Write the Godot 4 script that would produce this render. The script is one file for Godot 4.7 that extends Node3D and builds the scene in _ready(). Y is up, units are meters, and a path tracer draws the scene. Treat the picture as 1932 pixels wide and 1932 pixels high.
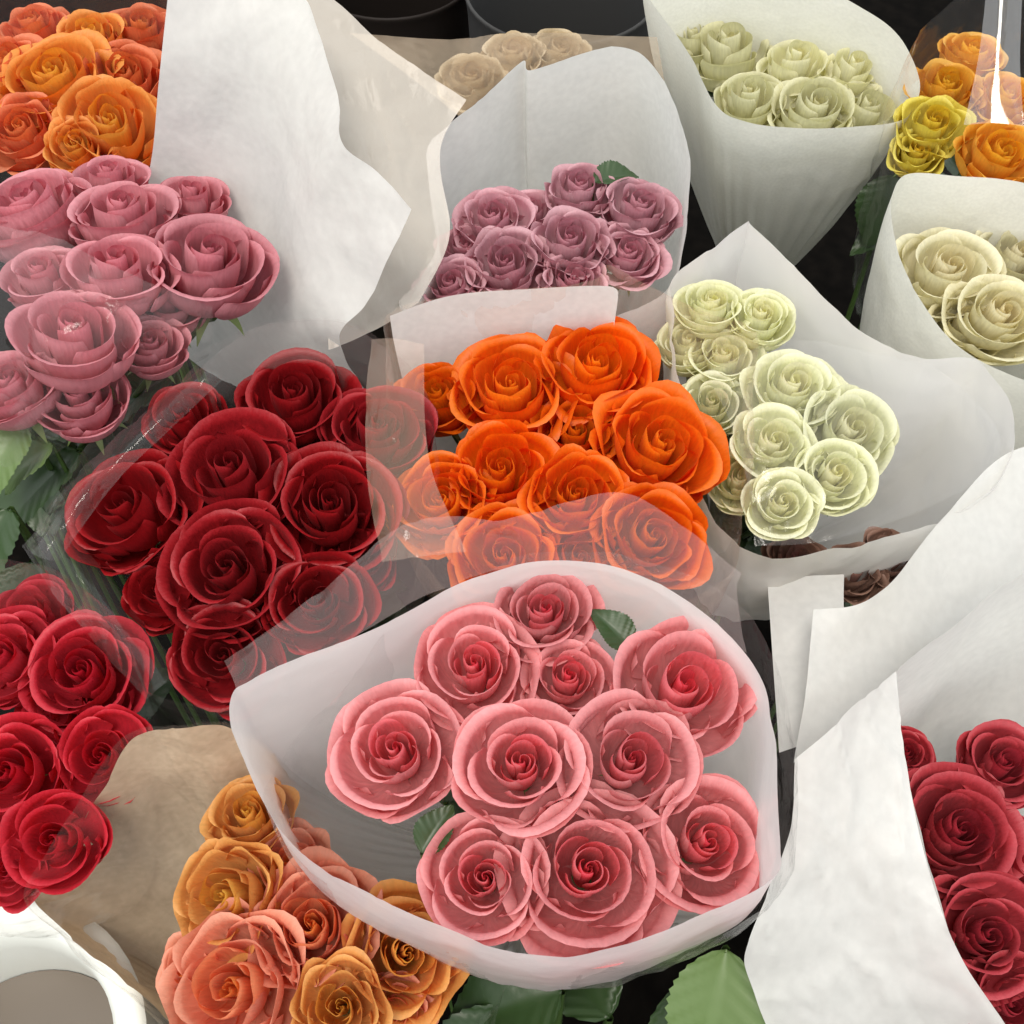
extends Node3D
# Bunches of roses in paper and film, standing close together on a market stall, seen from above.
# Layout is in metres, y up. at() turns a direction of sight and a height above the floor into a point of the stall.

const EYE := Vector3(0.0, 1.22, 0.434)
const PITCH := deg_to_rad(-55.0)
const FOV := 48.0
const SIDE := 1932.0

var names := {}
var mats := {}
var kinds := []
var leaf_meshes := []
var sepal: ArrayMesh
var hip: ArrayMesh
var rng := RandomNumberGenerator.new()
var soft := FastNoiseLite.new()
var crease := FastNoiseLite.new()

func _ready():
	rng.seed = 20
	camera_and_light()
	noises()
	materials()
	for k in KINDS.size():
		var sets := []
		for q in 6: sets.append(rose_kind(KINDS[k], 31 + k * 7 + q * 41))
		kinds.append(sets)
	small_meshes()
	setting()
	wraps()
	roses()
	leaves()

func camera_and_light():
	var cam := Camera3D.new(); cam.name = "camera"; cam.fov = FOV; cam.near = 0.02; cam.far = 60.0
	cam.position = EYE; cam.rotation.x = PITCH; add_child(cam)
	var e := Environment.new()
	e.background_mode = Environment.BG_SKY
	e.tonemap_mode = Environment.TONE_MAPPER_LINEAR
	e.tonemap_exposure = 1.88
	e.sdfgi_enabled = true; e.ssao_enabled = true; e.ssil_enabled = true
	var sm := ProceduralSkyMaterial.new()
	sm.sky_top_color = Color(0.85, 0.865, 0.875); sm.sky_horizon_color = Color(0.75, 0.75, 0.745); sm.sky_curve = 0.3
	sm.ground_bottom_color = Color(0.12, 0.11, 0.10); sm.ground_horizon_color = Color(0.30, 0.29, 0.28)
	e.sky = Sky.new(); e.sky.sky_material = sm
	var w := WorldEnvironment.new(); w.name = "environment"; w.environment = e; add_child(w)
	var sun := DirectionalLight3D.new(); sun.name = "sun"
	sun.light_energy = 0.42; sun.light_angular_distance = 25.0; sun.light_color = Color(1.0, 0.975, 0.935); sun.shadow_enabled = true
	sun.rotation_degrees = Vector3(-70, -22, 0); add_child(sun)

func at(x: float, y: float, h: float) -> Vector3:
	var k := 2.0 * tan(deg_to_rad(FOV) / 2.0) / SIDE
	var d := Basis(Vector3.RIGHT, PITCH) * Vector3((x - SIDE / 2) * k, (SIDE / 2 - y) * k, -1.0)
	return EYE + d * ((h - EYE.y) / d.y)

func px(x: float, y: float, h: float) -> float:
	# metres across one step of the layout at that point
	return -(Basis(Vector3.RIGHT, PITCH).inverse() * (at(x, y, h) - EYE)).z * 2.0 * tan(deg_to_rad(FOV) / 2.0) / SIDE

func numbered(called: String) -> String:
	names[called] = names.get(called, -1) + 1
	return called if names[called] == 0 else "%s_%03d" % [called, names[called]]

func thing(called: String, label: String, category: String, group := "") -> Node3D:
	var o := Node3D.new(); o.name = numbered(called); add_child(o)
	o.set_meta("label", label); o.set_meta("category", category)
	if group: o.set_meta("group", group)
	return o

func part(called: String, mesh: Mesh, m: Material, parent: Node) -> MeshInstance3D:
	var o := MeshInstance3D.new(); o.name = called; o.mesh = mesh; o.material_override = m
	parent.add_child(o, true)
	return o

func struct(called: String, mesh: Mesh, m: Material) -> MeshInstance3D:
	var o := part(called, mesh, m, self); o.set_meta("kind", "structure"); return o

func noises():
	soft.seed = 5; soft.noise_type = FastNoiseLite.TYPE_SIMPLEX_SMOOTH; soft.frequency = 1.0; soft.fractal_octaves = 2
	crease.seed = 9; crease.noise_type = FastNoiseLite.TYPE_CELLULAR; crease.frequency = 1.0
	crease.cellular_return_type = FastNoiseLite.RETURN_DISTANCE2_SUB; crease.fractal_type = FastNoiseLite.FRACTAL_NONE

func noise_texture(sd: int, freq: float, octaves: int, lo: Color, hi: Color, bump := 0.0) -> NoiseTexture2D:
	var n := FastNoiseLite.new(); n.seed = sd; n.frequency = freq; n.fractal_octaves = octaves
	var t := NoiseTexture2D.new(); t.width = 256; t.height = 256; t.seamless = true; t.noise = n
	if bump > 0.0:
		t.as_normal_map = true; t.bump_strength = bump
	else:
		var g := Gradient.new(); g.set_color(0, lo); g.set_color(1, hi); t.color_ramp = g
	return t

func mat(called: String, c: Color, rough: float, through := 0.0, alpha := 1.0) -> StandardMaterial3D:
	var m := StandardMaterial3D.new(); m.resource_name = called
	m.albedo_color = Color(c.r, c.g, c.b, alpha); m.roughness = rough; m.cull_mode = BaseMaterial3D.CULL_DISABLED
	if alpha < 1.0: m.transparency = BaseMaterial3D.TRANSPARENCY_ALPHA
	if through > 0.0:
		m.backlight_enabled = true; m.backlight = Color(c.r, c.g, c.b) * through
	mats[called] = m
	return m

func triplanar(m: StandardMaterial3D, scale: float) -> void:
	m.uv1_triplanar = true; m.uv1_world_triplanar = true; m.uv1_scale = Vector3.ONE * scale

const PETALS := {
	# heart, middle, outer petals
	"pink": [Color(0.98, 0.38, 0.45), Color(0.98, 0.55, 0.58), Color(0.98, 0.67, 0.68)],  # hearts truly deeper; outer petals paled further for the light their lips catch
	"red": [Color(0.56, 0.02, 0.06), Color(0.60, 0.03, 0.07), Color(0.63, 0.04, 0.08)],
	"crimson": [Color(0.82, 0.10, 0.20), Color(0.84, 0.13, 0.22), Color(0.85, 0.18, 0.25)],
	"shaded_red": [Color(0.62, 0.08, 0.15), Color(0.68, 0.14, 0.20), Color(0.74, 0.22, 0.26)],  # petal colour darkened for the shade inside their wrap
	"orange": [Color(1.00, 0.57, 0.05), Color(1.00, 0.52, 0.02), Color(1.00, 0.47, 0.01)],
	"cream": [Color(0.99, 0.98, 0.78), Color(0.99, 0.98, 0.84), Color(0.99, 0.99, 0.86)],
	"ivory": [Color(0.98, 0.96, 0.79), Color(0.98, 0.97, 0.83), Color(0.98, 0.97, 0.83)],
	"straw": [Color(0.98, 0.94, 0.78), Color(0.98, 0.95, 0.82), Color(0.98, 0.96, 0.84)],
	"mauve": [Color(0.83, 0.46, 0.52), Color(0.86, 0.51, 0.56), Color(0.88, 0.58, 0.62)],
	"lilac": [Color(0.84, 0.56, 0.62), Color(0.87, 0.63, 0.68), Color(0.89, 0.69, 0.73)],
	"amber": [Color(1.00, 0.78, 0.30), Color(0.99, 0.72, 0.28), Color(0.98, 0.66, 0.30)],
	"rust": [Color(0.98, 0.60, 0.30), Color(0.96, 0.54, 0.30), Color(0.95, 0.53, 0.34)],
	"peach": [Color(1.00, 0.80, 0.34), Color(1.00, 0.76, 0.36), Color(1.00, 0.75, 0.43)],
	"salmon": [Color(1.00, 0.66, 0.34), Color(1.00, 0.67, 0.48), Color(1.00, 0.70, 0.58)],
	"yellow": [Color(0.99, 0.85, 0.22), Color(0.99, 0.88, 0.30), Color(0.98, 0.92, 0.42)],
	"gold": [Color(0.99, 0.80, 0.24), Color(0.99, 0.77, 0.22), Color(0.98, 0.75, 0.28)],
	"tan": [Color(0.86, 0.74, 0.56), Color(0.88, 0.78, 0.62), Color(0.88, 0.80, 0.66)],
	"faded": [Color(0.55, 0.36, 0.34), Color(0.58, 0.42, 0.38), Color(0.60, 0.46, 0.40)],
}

func materials():
	var vein := noise_texture(3, 0.05, 4, Color.BLACK, Color.WHITE, 5.0)
	var streak := noise_texture(4, 0.03, 4, Color(0.92, 0.92, 0.92), Color(1, 1, 1))
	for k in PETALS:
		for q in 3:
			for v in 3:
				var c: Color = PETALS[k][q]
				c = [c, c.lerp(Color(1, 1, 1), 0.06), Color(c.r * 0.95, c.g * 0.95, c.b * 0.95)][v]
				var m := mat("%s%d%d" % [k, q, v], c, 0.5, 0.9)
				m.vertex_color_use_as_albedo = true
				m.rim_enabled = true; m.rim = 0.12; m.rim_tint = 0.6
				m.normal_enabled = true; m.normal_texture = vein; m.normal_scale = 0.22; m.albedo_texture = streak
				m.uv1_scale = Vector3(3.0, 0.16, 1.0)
	var crinkle := noise_texture(11, 0.02, 3, Color.BLACK, Color.WHITE, 6.0)
	var creased := NoiseTexture2D.new(); creased.width = 512; creased.height = 512; creased.seamless = true; creased.as_normal_map = true; creased.bump_strength = 9.0
	var cells := FastNoiseLite.new(); cells.seed = 21; cells.noise_type = FastNoiseLite.TYPE_CELLULAR; cells.frequency = 0.011; cells.cellular_return_type = FastNoiseLite.RETURN_DISTANCE; cells.fractal_type = FastNoiseLite.FRACTAL_FBM; cells.fractal_octaves = 2; cells.fractal_gain = 0.35
	cells.domain_warp_enabled = true; cells.domain_warp_amplitude = 30.0; cells.domain_warp_frequency = 0.01
	creased.noise = cells
	var fibre := noise_texture(12, 0.11, 4, Color(0.94, 0.94, 0.94), Color(1, 1, 1))
	var p := mat("paper", Color(0.95, 0.95, 0.94), 0.42, 1.0)
	p.albedo_texture = fibre; p.normal_enabled = true; p.normal_texture = creased; p.normal_scale = 0.28; triplanar(p, 4.0)
	p = mat("thick_paper", Color(0.95, 0.95, 0.92), 0.6, 0.7)
	p.albedo_texture = fibre; p.normal_enabled = true; p.normal_texture = crinkle; p.normal_scale = 0.15; triplanar(p, 9.0)
	p = mat("kraft", Color(0.86, 0.78, 0.68), 0.45, 0.8)
	p.albedo_texture = noise_texture(13, 0.09, 5, Color(0.88, 0.87, 0.85), Color(1, 1, 1)); p.normal_enabled = true; p.normal_texture = creased; p.normal_scale = 0.4; triplanar(p, 6.0)
	for f in [["film", Color(0.96, 0.95, 0.94), 0.10, 0.02, 0.36], ["hazy_film", Color(0.95, 0.92, 0.90), 0.14, 0.06, 0.36], ["frosted_film", Color(0.86, 0.83, 0.79), 0.25, 0.55, 0.25], ["beige_film", Color(0.86, 0.78, 0.68), 0.22, 0.38, 0.3], ["orange_reflection_film", Color(0.97, 0.83, 0.72), 0.12, 0.10, 0.36], ["pink_film", Color(0.95, 0.82, 0.80), 0.12, 0.07, 0.36]]:
		p = mat(f[0], f[1], f[2], 0.0, f[3]); p.metallic_specular = f[4]
		p.normal_enabled = true; p.normal_texture = creased; p.normal_scale = 0.9; triplanar(p, 8.0)
	p = mat("milky_film", Color(0.95, 0.94, 0.93), 0.25, 1.0, 0.80); p.metallic_specular = 0.35
	p.normal_enabled = true; p.normal_texture = creased; p.normal_scale = 0.35; triplanar(p, 6.0)
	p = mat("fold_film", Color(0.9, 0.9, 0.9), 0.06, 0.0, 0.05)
	p = mat("leaf", Color(0.17, 0.26, 0.12), 0.4, 0.3); p.vertex_color_use_as_albedo = true
	p = mat("pale_leaf", Color(0.38, 0.47, 0.27), 0.42, 0.4); p.vertex_color_use_as_albedo = true
	mat("stem", Color(0.28, 0.38, 0.18), 0.5)
	mat("sepal", Color(0.50, 0.58, 0.34), 0.55, 0.3)
	mat("white_plastic", Color(0.90, 0.91, 0.89), 0.32)
	mat("grey_plastic", Color(0.25, 0.25, 0.25), 0.5).metallic_specular = 0.25
	mat("dark_plastic", Color(0.14, 0.12, 0.11), 0.5).metallic_specular = 0.25
	p = mat("floor", Color(0.06, 0.05, 0.04), 0.8); p.albedo_texture = noise_texture(14, 0.03, 5, Color(0.55, 0.55, 0.55), Color(1, 1, 1)); triplanar(p, 3.0); p.metallic_specular = 0.12
	mat("water", Color(0.42, 0.38, 0.34), 0.35)


func leaf_mesh(sd: int) -> ArrayMesh:
	var g := RandomNumberGenerator.new(); g.seed = sd
	var cols := 13; var rows := 33; var out := []; var tint := []
	var bend := g.randf_range(0.15, 0.4); var fold := g.randf_range(0.12, 0.25)
	for j in rows:
		var t := float(j) / (rows - 1)
		for i in cols:
			var s := 2.0 * i / (cols - 1) - 1.0
			var w := 0.34 * pow(sin(PI * pow(t, 0.8)), 0.8) + 0.004
			if absf(s) > 0.99: w *= 1.0 + 0.035 * (1 if j % 2 else -1)
			out.append(Vector3(s * w, absf(s) * w * fold * 2.0 - bend * t * t + 0.010 * sin(t * 46.0 - absf(s) * 10.0) * absf(s) + 0.03 * sin(t * 9.0 + sd) * absf(s), -t))
			var q: float = 1.4 if i == 6 else 1.0 + 0.28 * pow(maxf(0.0, sin(t * 46.0 - absf(s) * 10.0)), 4.0)
			tint.append(Color(q, q, q))
	return grid_mesh(out, cols, rows, tint)

func small_meshes():
	for k in 3: leaf_meshes.append(leaf_mesh(40 + k))
	var out := []
	for j in 8:
		var t := j / 7.0
		for i in 5:
			var s := i / 2.0 - 1.0
			var w := 0.16 * (1.0 - t) * (0.6 + t) + 0.004
			out.append(Vector3(0.14 + 0.55 * t, -1.28 + 0.16 * sin(t * 2.4) - 0.35 * t * t, s * w))
	sepal = grid_mesh(out, 5, 8)
	hip = tube_mesh([Vector3(0, -1.235, 0), Vector3(0, -1.27, 0), Vector3(0, -1.32, 0), Vector3(0, -1.45, 0), Vector3(0, -1.52, 0)], [0.05, 0.20, 0.22, 0.15, 0.08], 10)

# ---------------------------------------------------------------- sheets of paper and film

func spline(pts: Array, u: float, closed: bool) -> Vector3:
	var n := pts.size()
	var f := u * (n if closed else n - 1)
	var i := mini(int(f), n - 1 if closed else n - 2); var t := f - i
	var q := func(k): return pts[posmod(k, n)] if closed else pts[clampi(k, 0, n - 1)]
	var a: Vector3 = q.call(i - 1); var b: Vector3 = q.call(i); var c: Vector3 = q.call(i + 1); var d: Vector3 = q.call(i + 2)
	return b.cubic_interpolate(c, a, d, t)

func ruffled(p: Vector3, n: Vector3, much: float, fine: float) -> Vector3:
	var a := soft.get_noise_3dv(p * 14.0) * much
	var b := (crease.get_noise_3dv(p * Vector3(26, 13, 26) + Vector3.ONE * soft.get_noise_3dv(p * 9.0)) + 0.6) * fine
	var f := pow(1.0 - absf(soft.get_noise_3dv(Vector3(p.x * 26.0 + p.y * 9.0, p.y * 4.0, p.z * 8.0 - p.y * 3.0))), 9.0) * fine * 0.7
	return p + n * (a + b + f)

# A sheet wound into a cone: its upper edge runs along rim ([x, y, height], at() turns them into points), its lower end is gathered round foot.
func cone(rim: Array, foot: Vector3, closed := true, much := 0.004, fine := 0.0012, bulge := 2.2, gathered := 0.022, rows := 34, per := 10) -> ArrayMesh:
	var pts := []; var mid := Vector3.ZERO
	for r in rim:
		pts.append(at(r[0], r[1], r[2])); mid += pts[-1] / rim.size()
	var cols: int = rim.size() * per + 1
	var grid := []
	for j in rows:
		var t := float(j) / (rows - 1)
		for i in cols:
			var p := spline(pts, float(i) / (cols - 1), closed)
			var out := Vector3(p.x - mid.x, 0, p.z - mid.z).normalized()
			var q := foot + out * (gathered + 0.004 * sin(i * 1.3))
			var h := 1.0 - pow(1.0 - t, bulge)
			var v := Vector3(lerpf(q.x, p.x, h), lerpf(q.y, p.y, t), lerpf(q.z, p.z, h))
			grid.append(ruffled(v, out, much * (0.25 + 0.75 * t), fine * (0.5 + 0.5 * t)))
	if closed:
		for j in rows: grid[j * cols + cols - 1] = grid[j * cols]
	return grid_mesh(grid, cols, rows)

# A loose sheet through a net of points, row by row.
func sheet(net: Array, much := 0.004, fine := 0.0012, per := 15) -> ArrayMesh:
	var lines := []
	for row in net:
		var l := []
		for r in row: l.append(at(r[0], r[1], r[2]))
		lines.append(l)
	var cols: int = (net[0].size() - 1) * per + 1; var rows: int = (net.size() - 1) * per + 1
	var grid := []
	for j in rows:
		for i in cols:
			var up := []
			for l in lines: up.append(spline(l, float(i) / (cols - 1), false))
			grid.append(spline(up, float(j) / (rows - 1), false))
	var out := []
	for j in rows:
		for i in cols:
			var a: Vector3 = grid[j * cols + mini(i + 1, cols - 1)] - grid[j * cols + maxi(i - 1, 0)]
			var b: Vector3 = grid[mini(j + 1, rows - 1) * cols + i] - grid[maxi(j - 1, 0) * cols + i]
			out.append(ruffled(grid[j * cols + i], a.cross(b).normalized(), much, fine))
	return grid_mesh(out, cols, rows)

# ---------------------------------------------------------------- roses

# spot: [x, y, radius, height above the bunch, lean x, lean z, label]
func rose(called: String, spot: Array, b: Dictionary) -> Node3D:
	var o := thing(called, spot[6], "rose", b.group)
	var h: float = b.h + spot[3]
	var p := at(spot[0], spot[1], h); var s: float = spot[2] * px(spot[0], spot[1], h) * b.get("grow", 1.13)
	var c := at(b.c[0], b.c[1], b.h)
	var up: Vector3 = (Vector3(0, 1, 0) + b.lean + (p - c) * Vector3(1, 0, 1) * b.get("splay", 2.2) + Vector3(spot[4], 0, spot[5])).normalized()
	var x := up.cross(Vector3.FORWARD).normalized()
	o.transform = Transform3D(Basis(x, up, x.cross(up)).rotated(up, rng.randf() * TAU)* Basis.from_scale(Vector3(rng.randf_range(0.9, 1.08), 1.0, rng.randf_range(0.92, 1.08)) * s), p)
	var set_: Array = kinds[b.kind][rng.randi() % 6]
	var tone: String = b.tones[rng.randi() % b.tones.size()] if spot.size() < 8 else spot[7]
	var dye := rng.randi() % 3
	for pt in set_:
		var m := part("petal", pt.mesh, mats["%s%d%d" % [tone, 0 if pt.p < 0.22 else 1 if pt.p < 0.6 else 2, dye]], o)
		m.rotation.y = pt.turn
	part("hip", hip, mats.stem, o)
	for k in 5:
		var q := part("sepal", sepal, mats.sepal, o); q.rotation.y = TAU * k / 5.0
	var inv := o.transform.affine_inverse()
	var foot: Vector3 = b.foot + Vector3(rng.randf_range(-0.012, 0.012), 0, rng.randf_range(-0.012, 0.012))
	var low := p - up * s * 1.45
	var floor_ := Vector3(foot.x + (foot.x - low.x) * 0.15, 0.0, foot.z + (foot.z - low.z) * 0.15)
	var way := []; var thick := []
	for k in 9:
		var t := k / 8.0
		var v := low.lerp(foot, t * 1.6) if t < 0.625 else foot.lerp(floor_, (t - 0.625) / 0.375)
		way.append(inv * v); thick.append(0.0026 / s)
	part("stem", tube_mesh(way, thick, 6), mats.stem, o)
	# two leaves on the stem, in the shade under the flower
	for k in b.get("leafy", 2):
		var lf := part("leaf", leaf_meshes[rng.randi() % 3], mats.leaf, o)
		var from := low.lerp(foot, 0.12 + 0.13 * k)
		var inward := c - p
		var yaw := atan2(-inward.x, -inward.z) + rng.randf_range(-1.1, 1.1) * (1.0 if k < 2 else 3.0)
		var bz := Basis.from_euler(Vector3(rng.randf_range(-0.2, 0.45), yaw, 0)).scaled(Vector3.ONE * rng.randf_range(0.035, 0.05) * (1.0 if k < 2 else 1.35))
		lf.transform = inv * Transform3D(bz, from)
	return o

const KINDS := [
	# classic: tight tall spiral, upright petals with narrow turned lips
	{"count": 15, "guard": 5, "flare": 0.25, "wide": 0.95, "gather": 1.45, "span": 1.6, "dome": 0.34, "sink": 0.10, "curl": 1.9, "curl_from": 0.30, "roll": 0.15, "point": 0.9, "ruffle": 0.18, "corner": 0.24},
	# red: pointed lips, deep cup
	{"count": 14, "guard": 5, "flare": 0.35, "wide": 0.96, "gather": 1.4, "span": 1.5, "dome": 0.36, "sink": 0.12, "curl": 2.1, "curl_from": 0.25, "roll": 0.14, "point": 1.4, "ruffle": 0.22, "corner": 0.26},
	# full and ruffled
	{"count": 18, "guard": 5, "flare": 0.6, "wide": 0.95, "gather": 1.2, "span": 1.2, "dome": 0.25, "sink": 0.08, "curl": 1.8, "curl_from": 0.30, "roll": 0.13, "point": 0.8, "ruffle": 0.6, "corner": 0.28},
	# half-open bud
	{"count": 12, "guard": 4, "flare": 0.1, "wide": 0.88, "gather": 1.3, "span": 1.6, "dome": 0.5, "sink": 0.14, "curl": 1.3, "curl_from": 0.5, "roll": 0.12, "point": 0.8, "ruffle": 0.14, "corner": 0.30},
	# goblet: long smooth sides
	{"count": 14, "guard": 4, "flare": 0.0, "wide": 0.92, "gather": 1.4, "span": 1.55, "dome": 0.3, "sink": 0.08, "curl": 2.0, "curl_from": 0.40, "roll": 0.13, "point": 0.9, "ruffle": 0.15, "corner": 0.28},
]
# ---------------------------------------------------------------- meshes

func grid_mesh(p: Array, cols: int, rows: int, tint: Array = [], turn := Vector2.ZERO) -> ArrayMesh:
	# p: rows * cols points; one smooth sheet
	var v := PackedVector3Array(); var n := PackedVector3Array(); var c := PackedColorArray(); var uv := PackedVector2Array(); var ix := PackedInt32Array()
	for j in rows:
		for i in cols:
			var a: Vector3 = p[j * cols + mini(i + 1, cols - 1)] - p[j * cols + maxi(i - 1, 0)]
			var b: Vector3 = p[mini(j + 1, rows - 1) * cols + i] - p[maxi(j - 1, 0) * cols + i]
			var nn := b.cross(a)
			v.append(p[j * cols + i]); n.append(nn.normalized() if nn.length() > 1e-12 else Vector3.UP)
			uv.append(Vector2(float(i) / (cols - 1), float(j) / (rows - 1)) + turn)
			c.append(tint[j * cols + i] if tint.size() else Color.WHITE)
	for j in rows - 1:
		for i in cols - 1:
			var q := j * cols + i
			ix.append_array([q, q + 1, q + cols, q + 1, q + cols + 1, q + cols])
	var arr := []; arr.resize(Mesh.ARRAY_MAX)
	arr[Mesh.ARRAY_VERTEX] = v; arr[Mesh.ARRAY_NORMAL] = n; arr[Mesh.ARRAY_COLOR] = c; arr[Mesh.ARRAY_TEX_UV] = uv; arr[Mesh.ARRAY_INDEX] = ix
	var m := ArrayMesh.new(); m.add_surface_from_arrays(Mesh.PRIMITIVE_TRIANGLES, arr)
	return m

func tube_mesh(pts: Array, radii: Array, sides := 7) -> ArrayMesh:
	var out := []
	for j in pts.size():
		var d: Vector3 = (pts[mini(j + 1, pts.size() - 1)] - pts[maxi(j - 1, 0)]).normalized()
		var x := d.cross(Vector3(0.31, 0.2, 0.93)).normalized(); var y := d.cross(x)
		for i in sides + 1:
			var a := TAU * i / sides
			out.append(pts[j] + (x * cos(a) + y * sin(a)) * radii[j])
	return grid_mesh(out, sides + 1, pts.size())

# One petal of a rose whose opening lies at y = 0 and whose widest cup has radius 1.
func petal_mesh(o: Dictionary, p: float, rng: RandomNumberGenerator) -> ArrayMesh:
	var cols := 15; var rows := 14
	var ring: float = lerpf(0.035, o.wide, pow(p, o.gather)) * rng.randf_range(0.96, 1.05)
	var half: float = lerpf(2.2, o.span, pow(p, 0.6)) * rng.randf_range(0.92, 1.08)
	var top: float = o.dome * sin(PI * pow(p, 0.8)) * 0.5 - o.sink * p * p + rng.randf_range(-0.03, 0.03)
	var curl: float = lerpf(-0.55, o.curl, smoothstep(o.curl_from, 1.0, p)) * rng.randf_range(0.8, 1.2)
	var roll: float = lerpf(0.05, o.roll, p)
	var spin: float = lerpf(0.05, 0.17, p)
	var point: float = o.point * rng.randf_range(0.6, 1.3)
	var ph := rng.randf() * TAU
	var tilt := rng.randf_range(-0.03, 0.04) * p
	var base_y := -1.25
	var out := []; var tint := []
	var dark := rng.randf_range(0.9, 1.0)
	for j in rows:
		var t0 := float(j) / (rows - 1)
		t0 = lerpf(t0, 1.0 - (1.0 - t0) * (1.0 - t0), 0.55)
		for i in cols:
			var s := 2.0 * i / (cols - 1) - 1.0
			var t: float = t0 * (1.0 - o.corner * pow(absf(s), 2.4))
			var wid := lerpf(0.45, 1.0, smoothstep(0.0, 0.6, t))
			var ang := s * half * wid * (1.0 - 0.22 * pow(t0, 3.0) * absf(s))
			var up := clampf(t / 0.72, 0.0, 1.0)
			var r := lerpf(0.10 + 0.08 * p, ring, pow(sin(up * PI * 0.5), 0.75))
			var y := lerpf(base_y, top - roll * 0.8, up)
			# the lip: an arc that turns outwards (or inwards where curl is negative)
			var e := clampf((t - 0.72) / 0.28, 0.0, 1.0)
			var al: float = curl * e * (1.0 + point * (s * s - 0.35)) * (1.0 + o.ruffle * 0.5 * sin(s * 4.0 + ph))
			if absf(al) > 0.001:
				var rad := roll * 1.6 * e / absf(al)
				r += signf(al) * rad * (1.0 - cos(al)); y += rad * sin(absf(al))
			else:
				y += roll * 1.6 * e
			r += spin * s * (0.3 + 0.7 * t) * 0.7 + tilt * t - 0.16 * p * pow(absf(s), 3.0) * up
			r += o.ruffle * 0.05 * sin(s * 7.0 + ph) * t * t * (0.3 + p)
			y += o.ruffle * 0.06 * sin(s * 5.0 + ph * 2.0) * t * t * (0.3 + p)
			out.append(Vector3(cos(ang) * r, y, sin(ang) * r))
			var g: float = dark * (1.0 + 0.05 * sin(ang * 40.0 / maxf(0.3, half) + ph))
			tint.append(Color(g, g, g))
	return grid_mesh(out, cols, rows, tint, Vector2(rng.randf(), rng.randf()))

# Sets of petal meshes: an array of {mesh, turn, p} from the heart outwards. No two sets open alike.
func rose_kind(kind: Dictionary, sd: int) -> Array:
	var rng := RandomNumberGenerator.new(); rng.seed = sd
	var o := kind.duplicate()
	o.count += rng.randi_range(-2, 2); o.gather *= rng.randf_range(0.85, 1.2); o.curl *= rng.randf_range(0.75, 1.15)
	o.curl_from = clampf(o.curl_from + rng.randf_range(-0.12, 0.15), 0.1, 0.8); o.dome *= rng.randf_range(0.5, 1.4); o.sink *= rng.randf_range(0.6, 1.8)
	o.span *= rng.randf_range(0.88, 1.1); o.roll *= rng.randf_range(0.8, 1.25); o.point *= rng.randf_range(0.6, 1.4); o.flare = clampf(o.flare + rng.randf_range(-0.25, 0.3), 0.0, 1.0)
	var out := []
	var turn := rng.randf() * TAU
	for k in o.count:
		var p: float = float(k) / (o.count - 1)
		out.append({"mesh": petal_mesh(o, p, rng), "turn": turn, "p": p})
		turn += deg_to_rad(137.5) + rng.randf_range(-0.25, 0.25)
	var low := o.duplicate()
	low.wide = o.wide * lerpf(1.02, 1.08, o.flare); low.span = 1.25; low.sink = o.sink + lerpf(0.08, 0.36, o.flare); low.curl = lerpf(1.5, 1.8, o.flare)
	low.roll = lerpf(0.12, 0.30, o.flare); low.ruffle = o.ruffle * 1.4; low.point = o.point * 1.2
	for k in o.guard:
		out.append({"mesh": petal_mesh(low, 1.0, rng), "turn": turn, "p": 1.0})
		turn += TAU / o.guard + rng.randf_range(-0.3, 0.3)
	return out

# ---------------------------------------------------------------- the bunches: where their roses open, how they lean, where the stems are gathered

func bunch(called: String) -> Dictionary:
	var b: Dictionary = BUNCHES[called].duplicate()
	b.lean = Vector3(b.tilt[0], 0, b.tilt[1])
	b.foot = at(b.c[0], b.c[1], b.h) - (Vector3.UP + b.lean) * 0.30 if not b.has("tied") else at(b.tied[0], b.tied[1], b.tied[2])
	return b

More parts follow.
